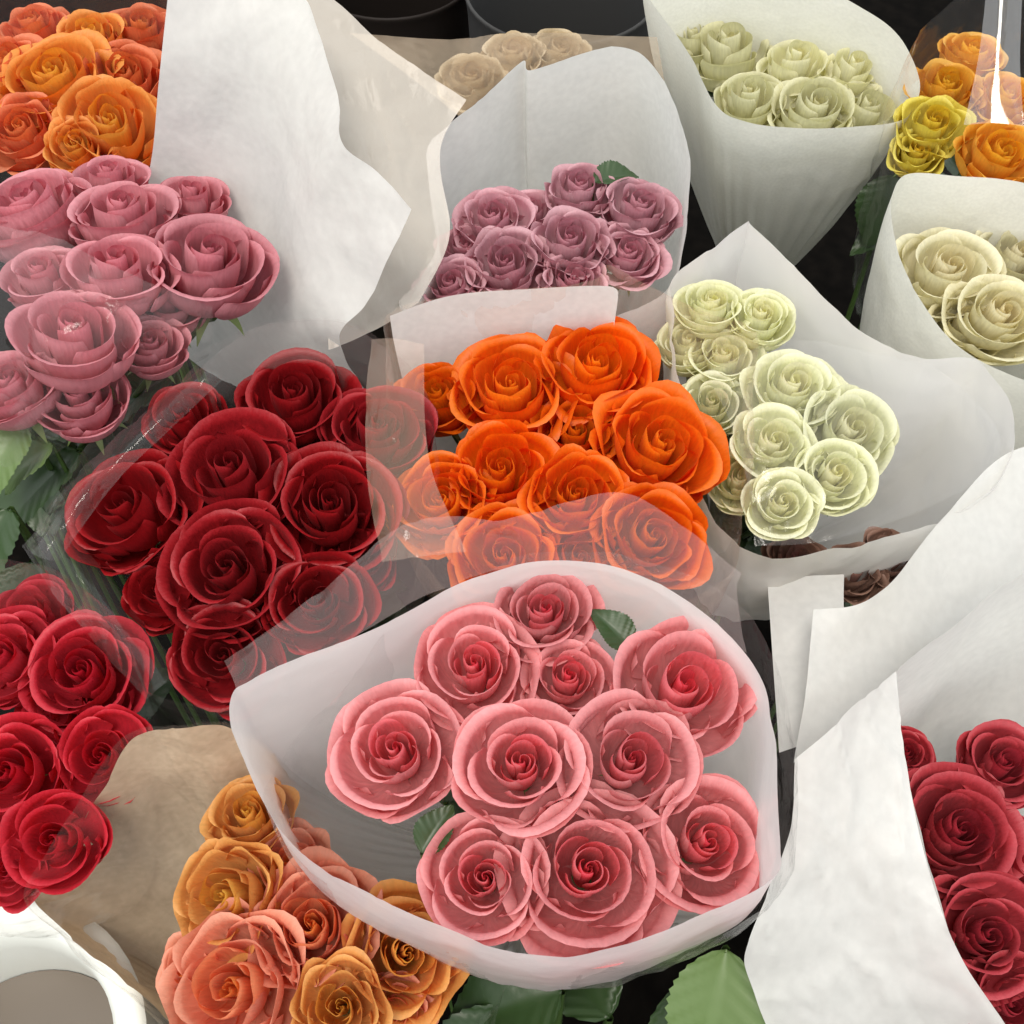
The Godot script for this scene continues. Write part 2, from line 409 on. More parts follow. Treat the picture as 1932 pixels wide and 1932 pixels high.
const BUNCHES := {
	"pink": {"c": [1040, 1450], "h": 0.640, "tilt": [0.0, 0.16], "kind": 0, "tones": ["pink"], "group": "pink roses of the front bouquet", "splay": 0.8, "grow": 1.14},
	"red": {"leafy": 5, "c": [470, 960], "h": 0.585, "tilt": [0.0, 0.20], "kind": 1, "tones": ["red"], "group": "deep red roses of the film bouquet", "splay": 1.4},
	"orange": {"leafy": 3, "c": [1050, 850], "h": 0.585, "tilt": [0.0, 0.22], "kind": 2, "tones": ["orange"], "group": "bright orange roses of the middle bouquet", "splay": 1.6},
	"cream": {"leafy": 3, "c": [1480, 780], "h": 0.570, "tilt": [0.0, 0.20], "kind": 0, "tones": ["cream"], "group": "cream roses beside the orange bouquet", "splay": 1.6},
	"lilac": {"c": [1060, 430], "h": 0.570, "tilt": [0.0, 0.15], "kind": 2, "tones": ["lilac"], "group": "lilac roses in the peaked paper", "splay": 1.6},
	"ivory": {"c": [1520, 130], "h": 0.572, "tilt": [0.0, 0.10], "kind": 3, "tones": ["ivory"], "group": "ivory roses in the paper cone", "splay": 1.6},
	"yellow": {"leafy": 4, "c": [1850, 220], "h": 0.590, "tilt": [0.0, 0.2], "kind": 2, "tones": ["yellow", "amber"], "group": "yellow roses in glossy film", "splay": 1.6},
	"straw": {"c": [1860, 540], "h": 0.560, "tilt": [0.0, 0.25], "kind": 0, "tones": ["straw"], "group": "straw coloured roses at the edge", "splay": 1.6, "tied": [1690, 900, 0.27]},
	"amber": {"c": [120, 150], "h": 0.580, "tilt": [0.0, 0.2], "kind": 2, "tones": ["amber"], "group": "amber roses in the corner", "splay": 1.6},
	"mauve": {"leafy": 5, "c": [210, 520], "h": 0.620, "tilt": [0.10, -0.06], "kind": 4, "tones": ["mauve"], "group": "dusky pink roses against white paper", "splay": 0.6, "tied": [90, 960, 0.33]},
	"crimson": {"leafy": 4, "c": [70, 1400], "h": 0.540, "tilt": [0.0, 0.25], "kind": 1, "tones": ["crimson"], "group": "crimson roses at the edge", "splay": 1.4},
	"peach": {"leafy": 3, "c": [590, 1760], "h": 0.556, "tilt": [0.0, 0.0], "kind": 2, "tones": ["peach"], "group": "peach and orange roses in brown paper", "splay": 1.6},
	"dusky": {"c": [1860, 1620], "h": 0.560, "tilt": [0.0, 0.15], "kind": 0, "tones": ["shaded_red"], "group": "dusky red roses in the shaded wrap", "splay": 1.6, "tied": [1600, 2060, 0.30]},
	"tan": {"c": [950, 120], "h": 0.520, "tilt": [0.0, 0.1], "kind": 2, "tones": ["tan"], "group": "tan roses behind hazy film", "splay": 1.6},
	"faded": {"c": [1640, 1060], "h": 0.500, "tilt": [0.0, 0.1], "kind": 2, "tones": ["faded"], "group": "faded roses in the gap", "splay": 1.6},
}

# x, y, radius, height above the bunch, lean x, lean z, label (, tone)
const ROSES := {
	"pink": [
		[1030, 1150, 79, -0.002, 0.0, 0.0, "pink rose nearest the white arched rim of the front wrap"],
		[895, 1250, 93, -0.004, 0.0, 0.0, "pink rose with deep coral heart, upper left in the front bouquet"],
		[1075, 1275, 73, -0.012, 0.0, 0.0, "smallest pink rose, sunk between its larger pink neighbours"],
		[1295, 1292, 120, 0.000, 0.0, 0.0, "large pink rose with flared outer petals below the dark green leaf"],
		[745, 1410, 100, -0.006, 0.0, 0.0, "pink rose next to the wide paper flap, seen half sideways"],
		[985, 1440, 108, 0.004, 0.0, 0.0, "pink rose in the very middle of the front bouquet"],
		[1195, 1430, 108, 0.004, 0.0, 0.0, "round pink rose right of the front bouquet's middle rose"],
		[1335, 1590, 110, -0.016, 0.0, 0.0, "pink rose pressed against the wrap beside the white paper"],
		[915, 1655, 106, -0.014, 0.0, 0.0, "pink rose at the lower left rim above the peach roses"],
		[1112, 1640, 126, -0.012, 0.0, 0.0, "widest pink rose, nearest the bottom rim of the front wrap"],
	],
	"red": [
		[345, 780, 74, -0.004, 0.0, 0.0, "small red rose beside the dusky pink bouquet's film edge"],
		[555, 735, 96, 0.006, 0.0, 0.0, "topmost red rose of the red bouquet, below the grey film"],
		[715, 800, 94, 0.002, 0.0, 0.0, "red rose touching the orange bouquet's film"],
		[435, 880, 112, 0.010, 0.0, 0.0, "egg shaped red rose in the middle of the red bouquet"],
		[230, 950, 112, 0.0, 0.0, 0.0, "leftmost red rose of the red bouquet, under hazy film"],
		[625, 945, 110, 0.006, 0.0, 0.0, "red rose right of the egg shaped red one"],
		[430, 1070, 108, 0.004, 0.0, 0.0, "red rose with a broad fallen outer petal, low in the bouquet"],
		[600, 1130, 90, 0.0, 0.0, 0.0, "red rose lowest right, just above the pink wrap's paper edge"],
		[530, 1010, 70, -0.030, 0.0, 0.0, "deep set red rose shaded between four red neighbours"],
		[420, 1235, 88, -0.020, 0.0, 0.0, "red rose hazed by the paper flap of the pink wrap"],
		[300, 1115, 66, -0.020, 0.0, 0.0, "red rose tucked low beside the hanging outer petal"],
		[670, 1040, 66, -0.028, 0.0, 0.0, "dark red rose squeezed under the orange bouquet's film fold"],
	],
	"orange": [
		[965, 720, 92, 0.004, 0.0, 0.0, "orange rose below the white back paper, second from top"],
		[1130, 680, 92, 0.008, 0.0, 0.0, "topmost bright orange rose of the orange bouquet"],
		[1255, 835, 104, 0.004, 0.0, 0.0, "large orange rose with square outer petals beside cream roses"],
		[1090, 810, 70, -0.012, 0.0, 0.0, "deep orange rose sunk in the middle of its bouquet"],
		[945, 880, 84, 0.002, 0.0, 0.0, "orange rose below the second topmost orange one"],
		[1090, 930, 84, 0.004, 0.0, 0.0, "orange rose just under the deep sunken orange one"],
		[1235, 1010, 94, 0.0, 0.0, 0.0, "lowest right orange rose above the pink bouquet's rim"],
		[825, 740, 68, -0.016, 0.0, 0.0, "orange rose dulled by film next to the red roses"],
		[830, 940, 82, -0.008, 0.0, 0.0, "orange rose under film, nearest the red bouquet"],
		[950, 1045, 84, -0.012, 0.0, 0.0, "orange rose at the bottom, veiled by the pink wrap's film"],
		[1095, 1050, 66, -0.020, 0.0, 0.0, "orange rose half hidden behind the pink bouquet's white arch"],
		[1180, 1100, 60, -0.030, 0.0, 0.0, "orange rose almost covered by the pink bouquet's arched rim"],
	],
	"cream": [
		[1345, 568, 54, 0.014, 0.0, 0.0, "cream rose under the paper peak, left of a pair"],
		[1440, 588, 56, 0.012, 0.0, 0.0, "cream rose under the paper peak, right of a pair"],
		[1500, 722, 70, 0.008, 0.0, 0.0, "cream rose in the upper middle beside the green petals"],
		[1465, 830, 66, 0.006, 0.0, 0.0, "cream rose touching the edge of the film round the orange roses"],
		[1612, 808, 80, 0.004, 0.0, 0.0, "greenish cream rose with one wide upright outer petal"],
		[1580, 892, 68, 0.004, 0.0, 0.0, "cream rose below the greenish wide petalled one"],
		[1478, 948, 60, 0.0, 0.0, 0.0, "lowest cream rose, above the grey gap in the papers"],
		[1370, 665, 60, -0.004, 0.0, 0.0, "cream rose seen through the film round the orange roses"],
		[1400, 900, 56, -0.020, 0.0, 0.0, "cream rose low behind the large orange one"],
		[1560, 740, 44, -0.014, 0.0, 0.0, "small greenish rosebud between two cream roses"],
		[1300, 640, 54, -0.006, 0.0, 0.0, "beige tinted cream rose nearest the topmost orange rose, under film"],
		[1345, 755, 52, -0.012, 0.0, 0.0, "beige tinted cream rose behind the large orange rose's square petals"],
	],
	"lilac": [
		[1212, 385, 64, 0.004, 0.0, 0.0, "lilac rose against the right side of the peaked paper"],
		[1098, 345, 56, 0.006, 0.0, 0.0, "topmost lilac rose beside the dark leaf"],
		[1078, 445, 68, 0.008, 0.0, 0.0, "lilac rose in the middle of the peaked paper"],
		[930, 405, 60, 0.0, 0.0, 0.0, "lilac rose against the folded left wall of its paper"],
		[955, 490, 66, 0.0, 0.0, 0.0, "lilac rose low in front of the middle one"],
		[850, 530, 56, -0.008, 0.0, 0.0, "lilac rose at the narrow left corner of its bunch"],
		[1085, 525, 52, -0.006, 0.0, 0.0, "lilac rose just above the orange bouquet's back paper"],
		[1190, 470, 54, -0.006, 0.0, 0.0, "lilac rose low on the right below the outermost one"],
		[1000, 390, 46, -0.012, 0.0, 0.0, "lilac rose in the dark hollow between its neighbours"],
		[880, 460, 46, -0.014, 0.0, 0.0, "lilac rose in shade under the folded left wall"],
	],
	"ivory": [
		[1375, 82, 71, 0.000, 0.0, 0.0, "ivory rose at the far left of the paper cone"],
		[1416, 174, 62, 0.004, 0.0, 0.0, "ivory rose by the front left lip of the cone"],
		[1505, 110, 60, 0.010, 0.0, 0.0, "upright ivory bud in the middle of the cone"],
		[1612, 125, 54, 0.010, 0.0, 0.0, "round ivory bud near the cone's right back wall"],
		[1545, 195, 71, 0.006, 0.0, 0.0, "ivory rose with a blunt broad petal at the cone's front"],
		[1642, 195, 60, 0.000, 0.0, 0.0, "ivory rose in the right front corner of the cone"],
		[1312, 58, 46, -0.006, 0.0, 0.0, "ivory rose cut off by the cone's left paper wall"],
		[1450, 45, 54, -0.004, 0.0, 0.0, "ivory rose farthest back in the cone"],
		[1480, 170, 49, -0.010, 0.0, 0.0, "ivory rose set low between two front ones"],
	],
	"yellow": [
		[1790, 155, 58, 0.006, 0.0, 0.0, "golden rose beside the tall white glint in the film", "gold"],
		[1765, 228, 54, 0.004, 0.0, 0.0, "yellow rose at the cone's right edge", "yellow"],
		[1895, 285, 66, 0.008, 0.0, 0.0, "golden orange rose under the white glint", "gold"],
		[1735, 282, 44, -0.010, 0.0, 0.0, "lemon yellow rose lowest beside the dark gap", "yellow"],
		[1905, 175, 54, 0.0, 0.0, 0.0, "golden rose behind the white glint at the edge", "gold"],
		[1840, 90, 50, -0.004, 0.0, 0.0, "golden rose farthest up in the glossy film", "gold"],
	],
	"straw": [
		[1795, 500, 84, 0.004, 0.0, 0.0, "straw coloured rose against the inner left wall of its paper"],
		[1895, 590, 76, 0.004, 0.0, 0.0, "straw coloured rose lowest in the paper at the edge"],
		[1925, 480, 70, -0.004, 0.0, 0.0, "straw coloured rose cut by the picture's edge"],
		[1830, 610, 58, -0.016, 0.0, 0.0, "straw coloured rose low down by the front paper lip"],
	],
	"amber": [
		[95, 130, 88, 0.010, 0.0, 0.0, "amber rose facing the viewer, largest in the corner bunch"],
		[205, 222, 84, 0.008, 0.0, 0.0, "amber rose lowest in the corner bunch, above dusky pink ones"],
		[232, 132, 68, -0.006, 0.0, 0.0, "rust red rose dulled by film beside the white sheet", "rust"],
		[168, 55, 62, 0.0, 0.0, 0.0, "amber and red rose at the top of the corner bunch"],
		[270, 45, 56, -0.008, 0.0, 0.0, "rust red rose at the top against the white sheet", "rust"],
		[5, 110, 62, 0.0, 0.0, 0.0, "rust red rose cut by the edge, beside the largest amber one", "rust"],
		[35, 235, 68, -0.004, 0.0, 0.0, "rust red rose below the largest amber one", "rust"],
		[140, 268, 52, 0.0, 0.0, 0.0, "small amber rose squeezed above the dusky pink bunch"],
		[60, 40, 56, -0.01, 0.0, 0.0, "rust red rose in the top corner of the bunch", "rust"],
	],
	"mauve": [
		[45, 375, 103, 0.002, -0.2, 0.01, "large dusky pink rose seen sideways at the edge"],
		[232, 385, 89, 0.008, 0.0, -0.02, "dusky pink rose with a dark heart, second row"],
		[400, 475, 101, 0.006, 0.1, 0.01, "dusky pink rose farthest right, against the white sheet"],
		[220, 490, 89, 0.020, 0.0, -0.02, "pale dusky pink rose with its long smooth side showing"],
		[140, 615, 103, 0.016, 0.05, -0.01, "dusky pink rose with a hollow dark heart, lowest full bloom"],
		[365, 360, 65, -0.012, 0.0, -0.02, "dusky pink rose in shade on the white sheet"],
		[78, 505, 74, 0.0, -0.1, 0.01, "greyish pink rose veiled by film at the edge"],
		[208, 322, 67, -0.012, 0.0, -0.05, "dusky pink rose highest in its bunch, below amber petals"],
		[15, 715, 82, -0.004, -0.1, 0.04, "dusky pink rose cut by the edge above green sepals"],
		[285, 640, 61, -0.022, 0.1, 0.07, "pale pink rose hanging low beside the red bouquet"],
		[150, 735, 80, -0.020, 0.0, 0.10, "bright pink rose hanging lowest above the green leaves"],
		[320, 560, 63, -0.020, 0.1, 0.04, "dusky pink rose wedged under the farthest right one"],
	],
	"crimson": [
		[5, 1235, 84, 0.0, 0.0, 0.0, "crimson rose cut by the edge, upper of two"],
		[150, 1262, 94, 0.006, 0.0, 0.0, "crimson rose facing up, farthest up in the edge bunch"],
		[12, 1455, 90, 0.004, 0.0, 0.0, "crimson rose cut by the edge, lower of two"],
		[188, 1425, 76, 0.010, 0.0, 0.0, "crimson rose half under the brown paper's film"],
		[98, 1585, 78, 0.010, 0.0, 0.0, "crimson rose lowest in its bunch, veiled by film"],
		[15, 1640, 60, -0.01, 0.0, 0.0, "small crimson rose in the low corner of its bunch"],
		[90, 1350, 64, -0.022, 0.0, 0.0, "crimson rose in shade between four crimson neighbours"],
		[55, 1150, 64, -0.018, 0.0, 0.0, "crimson rose behind the grey film fold"],
	],
	"peach": [
		[415, 1690, 86, 0.006, -0.25, 0.35, "yellow orange rose leaning out against the brown paper", "peach"],
		[585, 1740, 96, 0.008, 0.0, 0.1, "salmon rose in the middle of the brown paper bunch", "salmon"],
		[770, 1800, 102, 0.002, 0.1, 0.2, "pale peach rose below the pink bouquet's lower rim", "peach"],
		[430, 1865, 116, 0.006, -0.1, 0.2, "largest orange rose at the bottom edge of the photo", "salmon"],
		[640, 1900, 72, 0.012, 0.0, 0.1, "yellow hearted orange rose at the bottom edge", "peach"],
		[468, 1530, 66, -0.006, 0.0, 0.0, "peach rose highest up beside the pink wrap's flap", "peach"],
		[545, 1625, 66, -0.008, 0.0, 0.0, "salmon rose partly behind the pink wrap's flap", "salmon"],
		[345, 1835, 52, -0.014, -0.2, 0.2, "small orange rose poking out towards the brown paper", "salmon"],
		[740, 1915, 66, -0.02, 0.0, 0.2, "salmon rose sunk below the pale peach one", "salmon"],
	],
	"dusky": [
		[1815, 1565, 100, -0.006, 0.0, 0.0, "dusky red rose nearest the white paper edge, upper bloom"],
		[1895, 1440, 73, -0.012, 0.0, 0.0, "dusky red rose farthest back in the shaded wrap"],
		[1868, 1765, 98, -0.008, 0.0, 0.0, "dusky red rose lower down by the paper edge"],
		[1712, 1415, 44, -0.022, 0.0, 0.0, "small dusky red rose in the wrap's narrow corner"],
		[1940, 1630, 67, -0.024, 0.0, 0.0, "dusky red rose cut by the edge between two blooms"],
		[1915, 1895, 71, -0.022, 0.0, 0.0, "dusky red rose in the bottom corner"],
	],
	"tan": [
		[890, 140, 56, 0.0, 0.0, 0.0, "tan rose behind hazy film left of the paper peak"],
		[970, 95, 52, 0.0, 0.0, 0.0, "tan rose behind film above the paper peak"],
		[1060, 90, 50, 0.0, 0.0, 0.0, "tan rose above the rounded top of the peaked paper"],
	],
	"faded": [
		[1615, 1075, 52, 0.0, 0.0, 0.0, "faded brownish rose left in the dark gap"],
		[1685, 1045, 48, 0.0, 0.0, 0.0, "faded brownish rose right in the dark gap"],
		[1500, 1050, 46, -0.01, 0.0, 0.0, "faded brownish rose behind the small grey paper corner"],
	],
}

const CALLED := {"pink": "pink_rose", "red": "red_rose", "orange": "orange_rose", "cream": "cream_rose", "lilac": "lilac_rose", "ivory": "ivory_rose", "yellow": "yellow_rose", "straw": "straw_rose", "amber": "amber_rose", "mauve": "dusky_pink_rose", "crimson": "crimson_rose", "peach": "peach_rose", "dusky": "dusky_red_rose", "tan": "tan_rose", "faded": "faded_rose"}

func roses():
	for k in ROSES:
		var b := bunch(k)
		for spot in ROSES[k]: rose(CALLED[k], spot, b)

# ---------------------------------------------------------------- setting

func lathe(profile: Array, sides := 48) -> ArrayMesh:
	var out := []
	for p in profile:
		for i in sides + 1:
			var a := TAU * i / sides
			out.append(Vector3(cos(a) * p[0], p[1], sin(a) * p[0]))
	return grid_mesh(out, sides + 1, profile.size())

func bucket(label: String, x: float, y: float, h: float, r: float, wall: float, m: Material, filled: float):
	var o := thing("bucket", label, "bucket")
	var p := at(x, y, h); o.position = Vector3(p.x, 0, p.z)
	part("wall", lathe([[0.0, 0.004], [r * 0.78, 0.004], [r * 0.80, 0.012], [r * 0.97, h - 0.02], [r * 0.985, h - 0.004], [r, h], [r - wall * 0.3, h + 0.003], [r - wall * 0.7, h + 0.001], [r - wall, h - 0.006], [r - wall * 1.15, h - 0.03], [r * 0.76, 0.02], [0.0, 0.02]]), m, o)
	if filled > 0.0:
		part("water", lathe([[lerpf(r * 0.78, r - wall * 1.15, filled / h) - 0.001, filled], [0.0, filled]]), mats.water, o)

func setting():
	var pl := PlaneMesh.new(); pl.size = Vector2(12, 12)
	struct("ground", pl, mats.floor).position = Vector3(0, -0.001, -1)
	bucket("round white bucket with a thick lip, empty of flowers", -40, 2010, 0.42, 0.105, 0.022, mats.white_plastic, 0.33)
	bucket("dark grey bucket behind hazy film at the top", 1060, -20, 0.50, 0.11, 0.006, mats.grey_plastic, 0.0)
	bucket("dark brown bucket between white papers at the top", 740, -50, 0.46, 0.10, 0.006, mats.dark_plastic, 0.0)

func wrapper(called: String, label: String, category := "wrapping") -> Node3D:
	return thing(called, label, category)

func wraps():
	# --- the front bouquet
	var b := bunch("pink")
	var o := wrapper("paper_wrap", "translucent white paper round the pink roses with a wide flap on one side")
	part("sheet", cone([[1090, 1058, 0.656], [1220, 1092, 0.655], [1340, 1168, 0.656], [1425, 1265, 0.653], [1458, 1370, 0.649], [1468, 1500, 0.674], [1474, 1600, 0.669], [1462, 1652, 0.664], [1370, 1703, 0.658], [1250, 1758, 0.652], [1080, 1800, 0.648], [960, 1790, 0.648], [840, 1750, 0.650], [700, 1685, 0.658], [590, 1630, 0.635], [520, 1555, 0.638], [470, 1450, 0.643], [438, 1372, 0.647], [437, 1308, 0.649], [470, 1285, 0.651], [560, 1245, 0.653], [700, 1190, 0.654], [850, 1108, 0.656], [980, 1064, 0.657]], b.foot, true, 0.002, 0.0006, 2.7), mats.milky_film, o)
	o = wrapper("film_wrap", "glossy clear film outside the pink bouquet's paper", "film")
	part("sheet", cone([[1100, 1040, 0.651], [1240, 1060, 0.650], [1380, 1130, 0.647], [1465, 1260, 0.642], [1500, 1420, 0.635], [1500, 1580, 0.626], [1478, 1670, 0.615], [1380, 1750, 0.608], [1250, 1805, 0.604], [1080, 1838, 0.602], [940, 1820, 0.602], [800, 1770, 0.606], [640, 1680, 0.612], [540, 1610, 0.618], [500, 1500, 0.630], [560, 1400, 0.635], [660, 1280, 0.640], [760, 1160, 0.646], [900, 1080, 0.649], [1000, 1045, 0.651]], b.foot - Vector3(0, 0.01, 0), true, 0.004, 0.002, 2.0, 0.03), mats.film, o)

	part("flap", sheet([[[425, 1250, .628], [600, 1120, .632], [760, 990, .636], [960, 975, .634], [1190, 935, .638], [1400, 1080, .632]], [[440, 1280, .636], [620, 1165, .640], [800, 1075, .644], [990, 1015, .646], [1180, 1025, .645], [1390, 1120, .640]], [[450, 1310, .640], [640, 1215, .645], [830, 1115, .648], [1000, 1070, .650], [1190, 1090, .648], [1410, 1230, .642]]], 0.003, 0.002), mats.pink_film, o)

	# --- red
	b = bunch("red")
	o = wrapper("film_wrap", "dull clear film wrapped round the deep red roses", "film")
	part("sheet", cone([[420, 640, .625], [560, 600, .635], [700, 625, .632], [790, 720, .615], [820, 860, .60], [800, 1020, .585], [740, 1180, .57], [560, 1290, .56], [380, 1340, .555], [250, 1280, .555], [150, 1160, .56], [70, 1040, .575], [80, 960, .588], [180, 830, .602], [300, 720, .615]], b.foot, true, 0.005, 0.002), mats.film, o)
	part("back_panel", cone([[380, 690, .615], [470, 625, .625], [560, 605, .632], [650, 610, .632], [735, 660, .625]], b.foot, false, 0.003, 0.001, 2.2, 0.028), mats.hazy_film, o)

	part("fold", sheet([[[40, 1030, .560], [110, 1130, .552], [190, 1230, .545], [275, 1320, .540]], [[70, 1000, .575], [150, 1090, .568], [230, 1190, .560], [310, 1290, .555]], [[110, 985, .565], [190, 1070, .555], [265, 1165, .545], [345, 1265, .540]]], 0.003, 0.0015), mats.film, o)
	part("fold", sheet([[[50, 1030, .572], [160, 880, .590], [270, 780, .602], [370, 690, .612]], [[70, 1050, .590], [180, 900, .606], [290, 795, .618], [395, 700, .628]], [[110, 1060, .582], [215, 915, .600], [320, 810, .612], [425, 712, .622]]], 0.003, 0.002), mats.film, o)

	# --- orange
	b = bunch("orange")
	o = wrapper("film_wrap", "clear film round the bright orange roses, their orange reflection put into its tint", "film")
	part("sheet", cone([[1148, 500, 0.627], [1230, 545, 0.621], [1330, 590, 0.614], [1420, 618, 0.609], [1428, 700, 0.612], [1418, 850, 0.600], [1395, 1000, 0.585], [1370, 1090, 0.575], [1220, 1160, 0.565], [1050, 1190, 0.560], [900, 1160, 0.560], [800, 1060, 0.565], [745, 930, 0.575], [725, 790, 0.590], [732, 680, 0.605], [736, 592, 0.609], [860, 556, 0.621], [1000, 542, 0.626], [1120, 530, 0.627]], b.foot, true, 0.003, 0.0015, 2.3), mats.orange_reflection_film, o)  # film itself is clear; the roses' orange reflection is painted in as a tint
	part("back_panel", cone([[736, 596, 0.609], [850, 558, 0.621], [1000, 545, 0.625], [1145, 540, 0.626], [1165, 560, 0.625]], b.foot, false, 0.001, 0.0005, 2.2, 0.018), mats.paper, o)

	part("fold", sheet([[[700, 640, 0.618], [740, 640, 0.625], [800, 650, 0.622]], [[690, 850, 0.602], [735, 860, 0.612], [810, 870, 0.608]], [[720, 1060, 0.590], [780, 1050, 0.602], [880, 1040, 0.600]]], 0.003, 0.002), mats.orange_reflection_film, o)


	# --- cream
	b = bunch("cream")
	o = wrapper("paper_wrap", "peaked translucent paper round the cream roses, crumpled out to one side")
	part("sheet", cone([[1408, 422, 0.610], [1420, 428, 0.610], [1490, 495, 0.603], [1570, 578, 0.593], [1650, 640, 0.588], [1740, 676, 0.587], [1850, 682, 0.586], [1912, 788, 0.578], [1890, 900, 0.568], [1750, 990, 0.556], [1590, 1034, 0.548], [1430, 1044, 0.545], [1340, 960, 0.550], [1300, 820, 0.562], [1275, 680, 0.576], [1268, 570, 0.589], [1275, 520, 0.595], [1340, 470, 0.604]], b.foot, true, 0.004, 0.0028, 2.4), mats.milky_film, o)
	o = wrapper("film_wrap", "hazy film folded over the cream roses' crumpled paper", "film")
	part("sheet", sheet([[[1330, 700, .612], [1480, 640, .615], [1620, 660, .612], [1760, 690, .610]], [[1400, 860, .604], [1520, 830, .606], [1700, 800, .604], [1880, 800, .596]], [[1425, 1030, .575], [1560, 1020, .575], [1720, 970, .575], [1885, 890, .578]]], 0.004, 0.002), mats.film, o)

	# --- lilac
	b = bunch("lilac")
	o = wrapper("paper_wrap", "smooth white paper with a peaked corner round the lilac roses")
	part("sheet", cone([[985, 116, 0.618], [1000, 134, 0.616], [1080, 108, 0.618], [1160, 88, 0.620], [1220, 110, 0.617], [1265, 180, 0.611], [1300, 290, 0.601], [1294, 420, 0.589], [1262, 540, 0.573], [1150, 600, 0.558], [1000, 620, 0.555], [850, 600, 0.560], [755, 575, 0.573], [790, 530, 0.576], [828, 450, 0.584], [815, 360, 0.592], [804, 282, 0.600], [850, 235, 0.606], [910, 185, 0.612]], b.foot, true, 0.002, 0.0010, 2.2), mats.paper, o)

	# --- ivory
	b = bunch("ivory")
	o = wrapper("paper_cone", "smooth white paper cone holding the ivory roses")
	part("sheet", cone([[1215, -20, .620], [1300, 100, .600], [1350, 195, .594], [1400, 228, .588], [1480, 240, .588], [1600, 240, .588], [1690, 230, .590], [1722, 205, .588], [1734, 150, .604], [1690, 60, .622], [1600, 0, .632], [1480, -50, .638], [1340, -80, .638], [1240, -60, .630]], b.foot, true, 0.0015, 0.0003, 1.35), mats.thick_paper, o)

	# --- yellow
	b = bunch("yellow")
	o = wrapper("film_wrap", "glossy clear film with a tall white glint over the yellow roses", "film")
	part("sheet", cone([[1700, 120, .66], [1780, 20, .67], [1900, -60, .68], [2050, -40, .67], [2120, 120, .64], [2080, 300, .60], [1950, 360, .58], [1800, 345, .575], [1700, 310, .58], [1690, 220, .61]], b.foot, true, 0.005, 0.003), mats.film, o)
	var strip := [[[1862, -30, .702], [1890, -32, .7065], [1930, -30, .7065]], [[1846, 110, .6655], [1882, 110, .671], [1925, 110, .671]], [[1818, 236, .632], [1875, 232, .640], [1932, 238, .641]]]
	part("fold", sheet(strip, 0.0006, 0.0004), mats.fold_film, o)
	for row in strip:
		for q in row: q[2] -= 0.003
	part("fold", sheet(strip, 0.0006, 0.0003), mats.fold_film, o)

	# --- straw
	b = bunch("straw")
	o = wrapper("paper_wrap", "thick off-white paper round the straw coloured roses at the edge")
	part("sheet", cone([[1712, 328, 0.604], [1800, 332, 0.609], [1932, 345, 0.611], [2060, 380, 0.608], [2110, 560, 0.587], [2060, 740, 0.562], [1932, 715, 0.556], [1830, 668, 0.556], [1760, 600, 0.567], [1712, 520, 0.578], [1686, 440, 0.588], [1684, 370, 0.598]], b.foot, true, 0.002, 0.0006, 2.2, 0.04), mats.thick_paper, o)

	# --- amber
	b = bunch("amber")
	o = wrapper("film_wrap", "clear film with a straight edge over the amber roses", "film")
	part("sheet", cone([[318, -30, .645], [310, 60, .625], [300, 160, .605], [284, 310, .578], [180, 345, .57], [40, 330, .57], [-80, 250, .58], [-120, 100, .60], [-60, -40, .63], [120, -110, .65], [250, -90, .65]], b.foot, true, 0.003, 0.0015), mats.film, o)

	# --- mauve
	b = bunch("mauve")
	o = wrapper("paper_wrap", "tall creased white sheet standing behind the dusky pink roses")
	part("sheet", sheet([[[318, -20, .745], [430, -60, .750], [555, -20, .745], [600, 60, .735], [634, 180, .722], [650, 270, .712], [715, 325, .700], [775, 395, .686]], [[300, 150, .690], [390, 130, .695], [480, 130, .695], [540, 190, .690], [580, 260, .685], [600, 330, .680], [670, 400, .668], [738, 480, .652]], [[284, 310, .600], [350, 330, .592], [430, 350, .592], [500, 380, .598], [540, 420, .606], [570, 470, .612], [630, 520, .612], [690, 575, .606]], [[250, 420, .520], [320, 480, .515], [400, 540, .515], [460, 575, .525], [500, 595, .540], [540, 610, .552], [590, 625, .562], [640, 642, .570]], [[240, 560, .42], [310, 640, .42], [390, 700, .42], [450, 730, .43], [500, 740, .44], [550, 745, .45], [620, 745, .46], [690, 740, .47]]], 0.003, 0.0012), mats.paper, o)
	o = wrapper("film_wrap", "clear film hanging in front of the dusky pink roses", "film")
	part("sheet", sheet([[[-60, 420, .655], [80, 440, .668], [250, 520, .668], [400, 580, .640]], [[-60, 600, .640], [70, 640, .655], [220, 640, .650], [400, 645, .612]], [[-60, 860, .560], [60, 880, .57], [200, 780, .58], [390, 670, .585]]], 0.004, 0.003), mats.film, o)

	# --- crimson
	b = bunch("crimson")
	o = wrapper("film_wrap", "dull clear film round the crimson roses at the edge", "film")
	part("sheet", cone([[60, 1060, .590], [180, 1130, .585], [265, 1290, .570], [270, 1450, .555], [210, 1620, .535], [100, 1700, .525], [-80, 1720, .52], [-180, 1500, .54], [-150, 1200, .57], [-40, 1060, .59]], b.foot, true, 0.005, 0.002), mats.film, o)

	# --- peach
	b = bunch("peach")
	o = wrapper("paper_wrap", "brown paper and film round the peach roses")
	part("sheet", cone([[520, 1420, .560], [440, 1372, .585], [380, 1368, .598], [320, 1376, .600], [250, 1396, .592], [195, 1480, .560], [130, 1590, .505], [60, 1685, .475], [110, 1745, .470], [190, 1815, .465], [310, 1915, .47], [420, 2010, .44]], b.foot, false, 0.004, 0.002, 1.5, 0.03), mats.kraft, o)
